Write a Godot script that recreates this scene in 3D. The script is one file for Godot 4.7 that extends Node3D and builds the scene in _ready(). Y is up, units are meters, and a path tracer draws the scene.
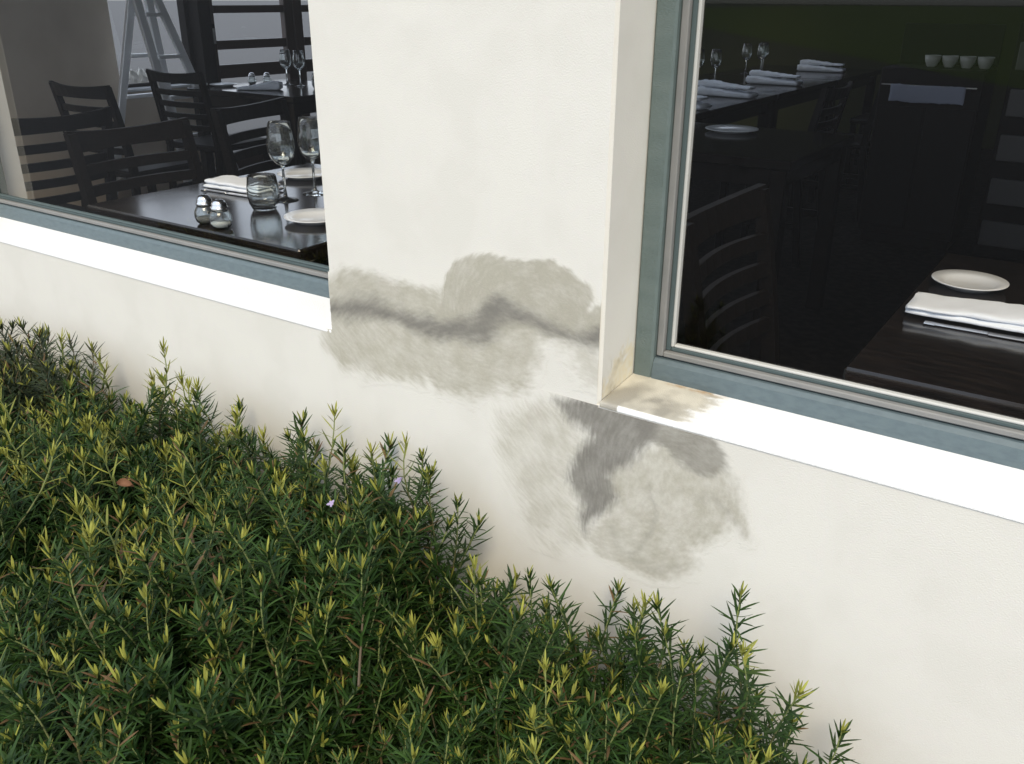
extends Node3D

# ---------------------------------------------------------------- helpers
var M := {}
var used := {}

func lin(r: float, g: float, b: float) -> Color:
	return Color(r, g, b).linear_to_srgb()

func mat(r: float, g: float, b: float, rough := 0.6, metal := 0.0, spec := 0.5) -> StandardMaterial3D:
	var m := StandardMaterial3D.new()
	m.albedo_color = lin(r, g, b)
	m.roughness = rough
	m.metallic = metal
	m.metallic_specular = spec
	return m

func mb() -> SurfaceTool:
	var st := SurfaceTool.new()
	st.begin(Mesh.PRIMITIVE_TRIANGLES)
	return st

func flat(st: SurfaceTool) -> void:
	st.set_smooth_group(-1)

func soft(st: SurfaceTool) -> void:
	st.set_smooth_group(0)

# counter-clockwise seen from outside; Godot wants clockwise
func tri(st: SurfaceTool, a: Vector3, b: Vector3, c: Vector3) -> void:
	st.add_vertex(a)
	st.add_vertex(c)
	st.add_vertex(b)

func quad(st: SurfaceTool, a: Vector3, b: Vector3, c: Vector3, d: Vector3) -> void:
	tri(st, a, b, c)
	tri(st, a, c, d)

# a convex face turned away from a centre
func face_out(st: SurfaceTool, pts: Array, centre: Vector3) -> void:
	var mid := Vector3.ZERO
	for p in pts:
		mid += p
	mid /= pts.size()
	var n: Vector3 = (pts[1] - pts[0]).cross(pts[2] - pts[0])
	var q := pts.duplicate()
	if n.dot(mid - centre) < 0.0:
		q.reverse()
	for i in range(1, q.size() - 1):
		tri(st, q[0], q[i], q[i + 1])

# box with chamfered edges
func cbox(st: SurfaceTool, c: Vector3, s: Vector3, bev := 0.004, xf := Transform3D.IDENTITY) -> void:
	flat(st)
	var h := s * 0.5
	var b: float = min(bev, min(h.x, min(h.y, h.z)) * 0.9)
	var cc := xf * c
	var P := func(axis: int, sx: float, sy: float, sz: float) -> Vector3:
		var e := Vector3(sx * (h.x - b), sy * (h.y - b), sz * (h.z - b))
		if axis == 0:
			e.x = sx * h.x
		elif axis == 1:
			e.y = sy * h.y
		else:
			e.z = sz * h.z
		return xf * (c + e)
	for s1 in [-1.0, 1.0]:
		face_out(st, [P.call(0, s1, -1.0, -1.0), P.call(0, s1, 1.0, -1.0), P.call(0, s1, 1.0, 1.0), P.call(0, s1, -1.0, 1.0)], cc)
		face_out(st, [P.call(1, -1.0, s1, -1.0), P.call(1, 1.0, s1, -1.0), P.call(1, 1.0, s1, 1.0), P.call(1, -1.0, s1, 1.0)], cc)
		face_out(st, [P.call(2, -1.0, -1.0, s1), P.call(2, 1.0, -1.0, s1), P.call(2, 1.0, 1.0, s1), P.call(2, -1.0, 1.0, s1)], cc)
		for s2 in [-1.0, 1.0]:
			face_out(st, [P.call(0, s1, s2, -1.0), P.call(0, s1, s2, 1.0), P.call(1, s1, s2, 1.0), P.call(1, s1, s2, -1.0)], cc)
			face_out(st, [P.call(0, s1, -1.0, s2), P.call(0, s1, 1.0, s2), P.call(2, s1, 1.0, s2), P.call(2, s1, -1.0, s2)], cc)
			face_out(st, [P.call(1, -1.0, s1, s2), P.call(1, 1.0, s1, s2), P.call(2, 1.0, s1, s2), P.call(2, -1.0, s1, s2)], cc)
			for s3 in [-1.0, 1.0]:
				face_out(st, [P.call(0, s1, s2, s3), P.call(1, s1, s2, s3), P.call(2, s1, s2, s3)], cc)

func box_between(st: SurfaceTool, a: Vector3, b: Vector3, bev := 0.003) -> void:
	cbox(st, (a + b) * 0.5, (b - a).abs(), bev)

# bar from a to b with a rectangular section
func bar(st: SurfaceTool, a: Vector3, b: Vector3, w: float, d: float, side := Vector3.RIGHT, bev := 0.003) -> void:
	var y := (b - a).normalized()
	var x := (side - y * side.dot(y)).normalized()
	var z := x.cross(y)
	cbox(st, Vector3.ZERO, Vector3(w, (b - a).length(), d), bev, Transform3D(Basis(x, y, z), (a + b) * 0.5))

func tube(st: SurfaceTool, pts: Array, radii: Array, sides := 8, caps := true) -> void:
	soft(st)
	var rings := []
	var up := Vector3(0.31, 0.2, 0.93).normalized()
	for i in pts.size():
		var d: Vector3 = pts[min(i + 1, pts.size() - 1)] - pts[max(i - 1, 0)]
		d = d.normalized()
		if abs(d.dot(up)) > 0.95:
			up = Vector3(0.9, 0.3, -0.2).normalized()
		var u := up.cross(d).normalized()
		var v := d.cross(u)
		var ring := []
		for k in sides:
			var a := TAU * k / sides
			ring.append(pts[i] + (u * cos(a) + v * sin(a)) * float(radii[i]))
		rings.append(ring)
	for i in rings.size() - 1:
		for k in sides:
			var n := (k + 1) % sides
			quad(st, rings[i][k], rings[i][n], rings[i + 1][n], rings[i + 1][k])
	if caps:
		var l := rings.size() - 1
		for k in range(1, sides - 1):
			tri(st, rings[0][0], rings[0][k + 1], rings[0][k])
			tri(st, rings[l][0], rings[l][k], rings[l][k + 1])

# profile of (radius, height) pairs going round the section so that the outside is on the right-hand side when walked upward
func lathe(st: SurfaceTool, prof: Array, n := 28) -> void:
	soft(st)
	for i in prof.size() - 1:
		var a: Vector2 = prof[i]
		var b: Vector2 = prof[i + 1]
		for k in n:
			var t0 := TAU * k / n
			var t1 := TAU * (k + 1) / n
			var a0 := Vector3(a.x * cos(t0), a.y, -a.x * sin(t0))
			var a1 := Vector3(a.x * cos(t1), a.y, -a.x * sin(t1))
			var b0 := Vector3(b.x * cos(t0), b.y, -b.x * sin(t0))
			var b1 := Vector3(b.x * cos(t1), b.y, -b.x * sin(t1))
			if a.x > 1e-6:
				tri(st, a0, a1, b1)
			if b.x > 1e-6:
				tri(st, a0, b1, b0)

func build(st: SurfaceTool, called: String, m: Material, parent: Node = null) -> MeshInstance3D:
	st.index()
	st.generate_normals()
	var o := MeshInstance3D.new()
	o.mesh = st.commit()
	o.material_override = m
	o.name = called
	if parent == null:
		parent = self
		o.name = numbered(called)
	parent.add_child(o, true)
	return o

func numbered(called: String) -> String:
	var n: int = used.get(called, 0)
	used[called] = n + 1
	return called if n == 0 else "%s_%03d" % [called, n]

func tag(o: Node, label: String, category: String, group := "", kind := "") -> Node:
	if label:
		o.set_meta("label", label)
	if category:
		o.set_meta("category", category)
	if group:
		o.set_meta("group", group)
	if kind:
		o.set_meta("kind", kind)
	return o

func thing(called: String, at: Vector3, turn: float, label: String, category: String, group := "") -> Node3D:
	var o := Node3D.new()
	o.name = numbered(called)
	add_child(o)
	o.position = at
	o.rotation.y = turn
	tag(o, label, category, group)
	return o

func copy(src: Node3D, called: String, at: Vector3, turn: float, label: String) -> Node3D:
	var c: Node3D = src.duplicate()
	c.name = numbered(called)
	add_child(c)
	c.position = at
	c.rotation.y = turn
	c.set_meta("label", label)
	return c

func noise_img(size: int, freq: float, sd: int, octaves := 4, kind := FastNoiseLite.TYPE_SIMPLEX_SMOOTH) -> Image:
	var n := FastNoiseLite.new()
	n.seed = sd
	n.noise_type = kind
	n.frequency = freq
	n.fractal_octaves = octaves
	return n.get_seamless_image(size, size)

func ramp_tex(img: Image, stops: Array) -> ImageTexture:
	# stops: [value, Color linear] sorted
	var g := Gradient.new()
	g.offsets = PackedFloat32Array(stops.map(func(s): return s[0]))
	g.colors = PackedColorArray(stops.map(func(s): return (s[1] as Color).linear_to_srgb()))
	var lut := []
	for i in 256:
		lut.append(g.sample(i / 255.0))
	var w := img.get_width()
	var data := img.get_data()
	var stride := data.size() / (w * w)
	var out := PackedByteArray()
	out.resize(w * w * 3)
	for i in w * w:
		var c: Color = lut[data[i * stride]]
		out[i * 3] = int(c.r * 255.0 + 0.5)
		out[i * 3 + 1] = int(c.g * 255.0 + 0.5)
		out[i * 3 + 2] = int(c.b * 255.0 + 0.5)
	return ImageTexture.create_from_image(Image.create_from_data(w, w, false, Image.FORMAT_RGB8, out))

func normal_tex(img: Image, strength: float) -> ImageTexture:
	var c: Image = img.duplicate()
	c.convert(Image.FORMAT_RGBA8)
	c.bump_map_to_normal_map(strength)
	return ImageTexture.create_from_image(c)

func triplanar(m: StandardMaterial3D, scale: Vector3) -> void:
	m.uv1_triplanar = true
	m.uv1_world_triplanar = true
	m.uv1_scale = scale

# ---------------------------------------------------------------- materials
const WALL := Vector3(0.74, 0.728, 0.675)

func make_materials() -> void:
	var fine := noise_img(1024, 0.16, 3, 3)
	var broad := noise_img(512, 0.006, 5, 5)
	# painted render: even roller stipple, faint mottling
	var w := mat(1, 1, 1, 0.72)
	w.albedo_texture = ramp_tex(broad, [[0.25, Color(0.725, 0.715, 0.672)], [0.5, Color(0.742, 0.733, 0.692)], [0.75, Color(0.752, 0.743, 0.702)]])
	w.normal_enabled = true
	w.normal_texture = normal_tex(fine, 3.0)
	w.normal_scale = 0.17
	triplanar(w, Vector3(2.0, 2.0, 2.0))
	M.wall = w
	var wp: StandardMaterial3D = w.duplicate()
	wp.vertex_color_use_as_albedo = true
	wp.roughness = 0.88
	M.patch = wp
	# white gloss paint of the sills, vertex coloured where bare
	var s := mat(1, 1, 1, 0.5)
	s.vertex_color_use_as_albedo = true
	s.normal_enabled = true
	s.normal_texture = normal_tex(fine, 5.0)
	s.normal_scale = 0.3
	triplanar(s, Vector3(2.0, 2.0, 2.0))
	M.sill = s
	# weathered blue-green timber paint
	var f := mat(1, 1, 1, 0.5)
	f.albedo_texture = ramp_tex(noise_img(512, 0.012, 11, 6), [[0.2, Color(0.108, 0.145, 0.145)], [0.5, Color(0.118, 0.158, 0.158)], [0.8, Color(0.13, 0.17, 0.17)]])
	f.normal_enabled = true
	f.normal_texture = normal_tex(fine, 4.0)
	f.normal_scale = 0.3
	triplanar(f, Vector3(0.9, 3.2, 3.2))
	M.frame = f
	var fr: StandardMaterial3D = f.duplicate()
	fr.albedo_texture = ramp_tex(noise_img(512, 0.03, 17, 5), [[0.2, Color(0.088, 0.122, 0.14)], [0.5, Color(0.1, 0.138, 0.156)], [0.8, Color(0.108, 0.146, 0.163)]])
	triplanar(fr, Vector3(2.5, 6.0, 9.0))
	M.rail = fr
	var bd := mat(1, 1, 1, 0.6)
	bd.albedo_texture = ramp_tex(noise_img(256, 0.02, 23, 5), [[0.2, Color(0.2, 0.205, 0.205)], [0.8, Color(0.24, 0.24, 0.238)]])
	triplanar(bd, Vector3(2.0, 2.0, 4.0))
	M.bead = bd
	M.gasket = mat(0.5, 0.51, 0.5, 0.5)
	M.groove = mat(0.07, 0.1, 0.105, 0.6)
	var g := mat(1, 1, 1, 0.0)
	g.albedo_color = Color(0.1, 0.12, 0.12, 0.012)
	g.transparency = BaseMaterial3D.TRANSPARENCY_ALPHA
	M.glass = g
	var sg := mat(1, 1, 1, 0.0)
	sg.albedo_color = Color(0.97, 0.99, 0.99, 0.01)
	sg.transparency = BaseMaterial3D.TRANSPARENCY_ALPHA
	sg.refraction_enabled = true
	sg.refraction_scale = 0.05
	M.crystal = sg
	# interior
	var tw := mat(1, 1, 1, 0.85)
	tw.albedo_texture = ramp_tex(broad, [[0.2, Color(0.56, 0.48, 0.385)], [0.8, Color(0.62, 0.54, 0.44)]])
	triplanar(tw, Vector3(0.8, 0.8, 0.8))
	M.taupe = tw
	M.olive = mat(0.03, 0.034, 0.013, 0.9, 0.0, 0.2)
	M.white_ceiling = mat(0.6, 0.59, 0.56, 0.9)
	var fl := mat(1, 1, 1, 0.95, 0.0, 0.1)
	fl.albedo_texture = ramp_tex(noise_img(512, 0.05, 31, 4), [[0.2, Color(0.01, 0.009, 0.008)], [0.8, Color(0.02, 0.017, 0.015)]])
	triplanar(fl, Vector3(0.7, 0.7, 0.7))
	M.floor = fl
	var wood := mat(1, 1, 1, 0.13)
	wood.albedo_texture = ramp_tex(noise_img(512, 0.02, 41, 5), [[0.2, Color(0.006, 0.005, 0.0045)], [0.55, Color(0.011, 0.008, 0.007)], [0.8, Color(0.016, 0.012, 0.01)]])
	triplanar(wood, Vector3(0.8, 6.0, 6.0))
	M.wood = wood
	var chairw: StandardMaterial3D = wood.duplicate()
	chairw.albedo_color = lin(0.5, 0.5, 0.5)
	chairw.roughness = 0.5
	chairw.metallic_specular = 0.25
	M.chair = chairw
	M.brown = mat(0.075, 0.05, 0.04, 0.45)
	M.darkpost = mat(0.014, 0.012, 0.011, 0.7, 0.0, 0.2)
	M.china = mat(0.72, 0.74, 0.76, 0.18)
	var linen := mat(0.76, 0.8, 0.86, 0.92)
	linen.normal_enabled = true
	linen.normal_texture = normal_tex(noise_img(512, 0.2, 51, 2), 4.0)
	linen.normal_scale = 0.4
	triplanar(linen, Vector3(6, 6, 6))
	M.linen = linen
	M.stoneware = mat(0.42, 0.42, 0.41, 0.4)
	M.steel = mat(0.72, 0.72, 0.73, 0.18, 1.0)
	M.alu = mat(0.86, 0.87, 0.88, 0.4, 0.3)
	M.salt = mat(0.8, 0.8, 0.78, 0.9)
	M.pepper = mat(0.2, 0.19, 0.175, 0.9)
	# plants
	var lf := mat(1, 1, 1, 0.56, 0.0, 0.35)
	lf.vertex_color_use_as_albedo = true
	lf.backlight = Color(0.4, 0.45, 0.2)
	lf.cull_mode = BaseMaterial3D.CULL_DISABLED
	M.leaf = lf
	var bark := mat(1, 1, 1, 0.9)
	bark.albedo_texture = ramp_tex(noise_img(256, 0.06, 61, 4), [[0.2, Color(0.07, 0.05, 0.04)], [0.8, Color(0.2, 0.16, 0.13)]])
	triplanar(bark, Vector3(9, 9, 9))
	M.bark = bark
	var soil := mat(1, 1, 1, 0.95)
	soil.albedo_texture = ramp_tex(noise_img(512, 0.06, 71, 5), [[0.2, Color(0.018, 0.013, 0.01)], [0.8, Color(0.06, 0.044, 0.032)]])
	triplanar(soil, Vector3(1.5, 1.5, 1.5))
	M.soil = soil
	var asph := mat(1, 1, 1, 0.9)
	asph.albedo_texture = ramp_tex(noise_img(512, 0.12, 73, 4), [[0.2, Color(0.036, 0.037, 0.039)], [0.8, Color(0.062, 0.063, 0.065)]])
	triplanar(asph, Vector3(0.5, 0.5, 0.5))
	M.paving = asph
	var grass := mat(1, 1, 1, 0.95)
	grass.albedo_texture = ramp_tex(noise_img(512, 0.05, 79, 5), [[0.2, Color(0.05, 0.085, 0.02)], [0.8, Color(0.085, 0.125, 0.03)]])
	triplanar(grass, Vector3(0.3, 0.3, 0.3))
	M.grass = grass

# ---------------------------------------------------------------- cement smears
# soft outlines on a coarse grid, sampled with a warp
class Shape:
	var x0: float
	var y0: float
	var step: float
	var nx: int
	var ny: int
	var v := PackedFloat32Array()
	func _init(poly: PackedVector2Array, rx0: float, ry0: float, rx1: float, ry1: float) -> void:
		step = 0.006
		x0 = rx0
		y0 = ry0
		nx = int((rx1 - rx0) / step) + 2
		ny = int((ry1 - ry0) / step) + 2
		v.resize(nx * ny)
		for j in ny:
			for i in nx:
				var p := Vector2(x0 + i * step, y0 + j * step)
				var d := 9.0
				for k in poly.size():
					d = min(d, p.distance_to(Geometry2D.get_closest_point_to_segment(p, poly[k], poly[(k + 1) % poly.size()])))
				v[j * nx + i] = d if Geometry2D.is_point_in_polygon(p, poly) else -d
	func at(x: float, y: float) -> float:
		var fx: float = clamp((x - x0) / step, 0.0, nx - 1.001)
		var fy: float = clamp((y - y0) / step, 0.0, ny - 1.001)
		var i := int(fx)
		var j := int(fy)
		fx -= i
		fy -= j
		var k := j * nx + i
		return lerp(lerp(v[k], v[k + 1], fx), lerp(v[k + nx], v[k + nx + 1], fx), fy)

func chain_dist(p: Vector2, ch: Array) -> float:
	# signed: positive inside the stroke, in units of metres
	var best := -9.0
	for k in ch.size() - 1:
		var a: Vector3 = ch[k]
		var b: Vector3 = ch[k + 1]
		var ab := Vector2(b.x - a.x, b.y - a.y)
		var t: float = clamp((p - Vector2(a.x, a.y)).dot(ab) / ab.length_squared(), 0.0, 1.0)
		var d := lerpf(a.z, b.z, t) - p.distance_to(Vector2(a.x, a.y) + ab * t)
		best = max(best, d)
	return best

# layers: [shape or chain, feather, warp, strength, Color ratio, streak centre Vector2, streak amount]
func smear(rect: Rect2, layers: Array, sd: int, xmax: float, ymax_right: float, wall_part: Node) -> void:
	var warp := FastNoiseLite.new()
	warp.seed = sd
	warp.frequency = 7.0
	warp.fractal_octaves = 3
	warp.fractal_gain = 0.38
	var warp2 := FastNoiseLite.new()
	warp2.seed = sd + 1
	warp2.frequency = 7.0
	warp2.fractal_octaves = 3
	warp2.fractal_gain = 0.38
	var streak := FastNoiseLite.new()
	streak.seed = sd + 2
	streak.frequency = 1.0
	streak.fractal_octaves = 3
	var grain := FastNoiseLite.new()
	grain.seed = sd + 3
	grain.frequency = 160.0
	grain.fractal_octaves = 2
	var cloud := FastNoiseLite.new()
	cloud.seed = sd + 4
	cloud.frequency = 16.0
	cloud.fractal_octaves = 4
	var stp := 0.0017
	var nx := int(rect.size.x / stp) + 1
	var ny := int(rect.size.y / stp) + 1
	var verts := PackedVector3Array()
	var cols := PackedColorArray()
	var id := PackedInt32Array()
	id.resize(nx * ny)
	var cov := PackedFloat32Array()
	cov.resize(nx * ny)
	verts.resize(nx * ny)
	cols.resize(nx * ny)
	for j in ny:
		for i in nx:
			var x: float = rect.position.x + i * rect.size.x / (nx - 1)
			var y: float = rect.position.y + j * rect.size.y / (ny - 1)
			var wx := warp.get_noise_2d(x, y)
			var wy := warp2.get_noise_2d(x, y)
			var c := Vector3.ONE
			var tot := 0.0
			for L in layers:
				var px: float = x + wx * L[2]
				var py: float = y + wy * L[2]
				var d := 0.0
				if L[0] is Shape:
					d = L[0].at(px, py)
				else:
					d = chain_dist(Vector2(px, py), L[0])
				if d < -L[1] - 0.03:
					continue
				var rel: Vector2 = Vector2(lerpf(x, px, 0.25), lerpf(y, py, 0.25)) - L[5]
				# bristle marks run round the centre of the sweep
				var st: float = streak.get_noise_2d(rel.length() * 190.0, rel.angle() * 9.0 * rel.length() / 0.15) * 0.36 + streak.get_noise_2d(rel.length() * 60.0 + 31.0, rel.angle() * 7.0 * rel.length() / 0.15) * 0.64
				var t: float = (d + st * L[7]) / L[1] * 0.5 + 0.5
				var a: float = smoothstep(0.0, 1.0, t) * L[3]
				a *= clamp(1.0 + st * L[6] * 0.75 + cloud.get_noise_2d(x, y) * 0.75 * L[6] - 0.08 * L[6], 0.0, 1.25)
				a = clamp(a, 0.0, 1.0)
				c = c.lerp(L[4], a)
				tot = max(tot, a)
			var gr := 1.0 + grain.get_noise_2d(x, y) * 0.06 * tot
			c *= gr
			var k := j * nx + i
			cov[k] = tot
			verts[k] = Vector3(x, y, 0.0004 + 0.0016 * tot + 0.0004 * tot * grain.get_noise_2d(y, x))
			cols[k] = Color(c.x, c.y, c.z)
	var idx := PackedInt32Array()
	for j in ny - 1:
		for i in nx - 1:
			var k := j * nx + i
			var xm := verts[k].x
			if xm < -1.212 and verts[k].y > 0.66 or verts[k + 1].x > -0.615 and verts[k + nx].y > ymax_right or verts[k + 1].x > xmax:
				continue
			if max(max(cov[k], cov[k + 1]), max(cov[k + nx], cov[k + nx + 1])) > 0.012:
				idx.append_array([k, k + nx, k + 1, k + 1, k + nx, k + nx + 1])
	# keep only the vertices in use
	var remap := PackedInt32Array()
	remap.resize(nx * ny)
	remap.fill(-1)
	var v2 := PackedVector3Array()
	var c2 := PackedColorArray()
	for q in idx.size():
		var o := idx[q]
		if remap[o] < 0:
			remap[o] = v2.size()
			v2.append(verts[o])
			c2.append(cols[o])
		idx[q] = remap[o]
	var nor := PackedVector3Array()
	nor.resize(v2.size())
	nor.fill(Vector3(0, 0, 1))
	var arr := []
	arr.resize(Mesh.ARRAY_MAX)
	arr[Mesh.ARRAY_VERTEX] = v2
	arr[Mesh.ARRAY_NORMAL] = nor
	arr[Mesh.ARRAY_COLOR] = c2
	arr[Mesh.ARRAY_INDEX] = idx
	var am := ArrayMesh.new()
	am.add_surface_from_arrays(Mesh.PRIMITIVE_TRIANGLES, arr)
	var o2 := MeshInstance3D.new()
	o2.mesh = am
	o2.material_override = M.patch
	o2.name = "cement_patch"
	wall_part.add_child(o2, true)
	o2.set_meta("label", "grey brushed cement smear on cream wall")

# ---------------------------------------------------------------- building
const LX0 := -2.76
const LX1 := -1.212
const RX0 := -0.615
const RX1 := 0.93
const SILL_Y := 0.655
const HEAD_Y := 2.12
const XL := -5.3
const XR := 3.2
const ZB := -8.2

func facade(parent: Node) -> MeshInstance3D:
	var st := mb()
	flat(st)
	var xs := [-5.5, -4.95, -3.35, LX0, LX1, RX0, RX1, XR + 0.2]
	var ys := [-0.4, SILL_Y, HEAD_Y, 2.95]
	var t := 0.26
	var bv := 0.005
	for i in 7:
		for j in 3:
			var hole: bool = j == 1 and i % 2 == 1
			var x0: float = xs[i]
			var x1: float = xs[i + 1]
			var y0: float = ys[j]
			var y1: float = ys[j + 1]
			if not hole:
				var a0 := x0
				var a1 := x1
				if j == 1:
					if i > 0:
						a0 += bv
					if i < 6:
						a1 -= bv
				quad(st, Vector3(a0, y0, 0), Vector3(a1, y0, 0), Vector3(a1, y1, 0), Vector3(a0, y1, 0))
				quad(st, Vector3(x1, y0, -t), Vector3(x0, y0, -t), Vector3(x0, y1, -t), Vector3(x1, y1, -t))
			else:
				# bevelled arrises, reveals, bed of the sill, underside of the head
				quad(st, Vector3(x0 - bv, y0, 0), Vector3(x0, y0, -bv), Vector3(x0, y1, -bv), Vector3(x0 - bv, y1, 0))
				quad(st, Vector3(x1, y0, -bv), Vector3(x1 + bv, y0, 0), Vector3(x1 + bv, y1, 0), Vector3(x1, y1, -bv))
				quad(st, Vector3(x0, y0, -bv), Vector3(x0, y0, -t), Vector3(x0, y1, -t), Vector3(x0, y1, -bv))
				quad(st, Vector3(x1, y0, -t), Vector3(x1, y0, -bv), Vector3(x1, y1, -bv), Vector3(x1, y1, -t))
				quad(st, Vector3(x0, y0, 0), Vector3(x1, y0, 0), Vector3(x1, y0, -t), Vector3(x0, y0, -t))
				quad(st, Vector3(x0, y1, -t), Vector3(x1, y1, -t), Vector3(x1, y1, 0), Vector3(x0, y1, 0))
				tri(st, Vector3(x0 - bv, y0, 0), Vector3(x0, y0, 0), Vector3(x0, y0, -bv))
				tri(st, Vector3(x1, y0, 0), Vector3(x1 + bv, y0, 0), Vector3(x1, y0, -bv))
	# ends and foot
	quad(st, Vector3(-5.5, -0.4, -t), Vector3(-5.5, -0.4, 0), Vector3(-5.5, 2.95, 0), Vector3(-5.5, 2.95, -t))
	quad(st, Vector3(XR + 0.2, -0.4, 0), Vector3(XR + 0.2, -0.4, -t), Vector3(XR + 0.2, 2.95, -t), Vector3(XR + 0.2, 2.95, 0))
	quad(st, Vector3(-5.5, 2.95, 0), Vector3(XR + 0.2, 2.95, 0), Vector3(XR + 0.2, 2.95, -t), Vector3(-5.5, 2.95, -t))
	return build(st, "wall", M.wall, parent)

# the painted slope below each window; bare, cement-stained corner where asked
func sill(parent: Node, x0: float, x1: float, bare: bool) -> void:
	var st := mb()
	soft(st)
	var n := FastNoiseLite.new()
	n.seed = 8
	n.frequency = 28.0
	n.fractal_octaves = 4
	var n2 := FastNoiseLite.new()
	n2.seed = 9
	n2.frequency = 11.0
	n2.fractal_octaves = 3
	var xs := []
	var x := x0 + 0.0015
	while x < x1 - 0.002:
		xs.append(x)
		x += 0.0025 if bare and x < x0 + 0.26 else 0.05
	xs.append(x1 - 0.0015)
	# section from the frame to the front edge, down the nose
	var sec := [Vector2(-0.125, 0.6735)]
	for k in range(1, 40):
		sec.append(Vector2(lerp(-0.125, -0.004, k / 39.0), lerp(0.6735, 0.6625, k / 39.0)))
	sec.append(Vector2(-0.001, 0.6615))
	sec.append(Vector2(0.0016, 0.659))
	sec.append(Vector2(0.0016, 0.6535))
	var white := Vector3(0.83, 0.84, 0.85)
	var cream := Vector3(0.6, 0.575, 0.5)
	var grey := Vector3(0.285, 0.27, 0.235)
	var colour := func(px: float, pz: float) -> Color:
		if not bare:
			var q := 1.0 + n2.get_noise_2d(px * 0.6, pz) * 0.03
			return Color(white.x * q, white.y * q, white.z * q)
		var u := px - x0
		var edge := 0.163 + n.get_noise_2d(px * 0.5, pz * 2.0) * 0.022 + n.get_noise_2d(px * 4.0, pz * 4.0) * 0.008
		var k: float = smoothstep(edge - 0.02, edge + 0.01, u + (0.012 if pz > -0.05 else 0.0))
		var b := cream
		var d: float = clamp(0.25 + n2.get_noise_2d(px, pz) * 1.0 + n.get_noise_2d(px, pz) * 0.5, 0.0, 1.0)
		# trowelled smear in the corner and along the front
		var corner: float = smoothstep(0.034, 0.0, abs(u - (0.022 - (pz + 0.03) * 0.35)) ) * smoothstep(-0.1, -0.07, pz)
		var front: float = smoothstep(-0.075, -0.03, pz) * smoothstep(0.01, 0.03, u) * smoothstep(0.145, 0.1, u)
		d = clamp(d * 0.75 + corner * 0.85 + front * (0.55 + n2.get_noise_2d(px * 2.0, pz * 2.0) * 0.5), 0.0, 1.0)
		b = b.lerp(grey, d * 0.85)
		var rust: float = smoothstep(-0.098, -0.108, pz) * smoothstep(0.05, 0.09, u) * (0.5 + n.get_noise_2d(px * 2.0, pz * 5.0))
		b = b.lerp(Vector3(0.4, 0.27, 0.15), clamp(rust, 0.0, 0.8))
		if pz > -0.0025 and u > 0.035 + 0.01 * n.get_noise_2d(px, 3.0):
			b = white
		var c := b.lerp(white, k)
		return Color(c.x, c.y, c.z)
	for i in xs.size() - 1:
		for j in sec.size() - 1:
			var pa := Vector3(xs[i], sec[j].y, sec[j].x)
			var pb := Vector3(xs[i + 1], sec[j].y, sec[j].x)
			var pc := Vector3(xs[i + 1], sec[j + 1].y, sec[j + 1].x)
			var pd := Vector3(xs[i], sec[j + 1].y, sec[j + 1].x)
			for p in [pa, pb, pc, pa, pc, pd]:
				st.set_color(colour.call(p.x, p.z))
				st.add_vertex(p)
	var s := build(st, "window_sill", M.sill, parent)
	if bare:
		s.set_meta("label", "white painted sill with bare cement-stained corner")

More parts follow.
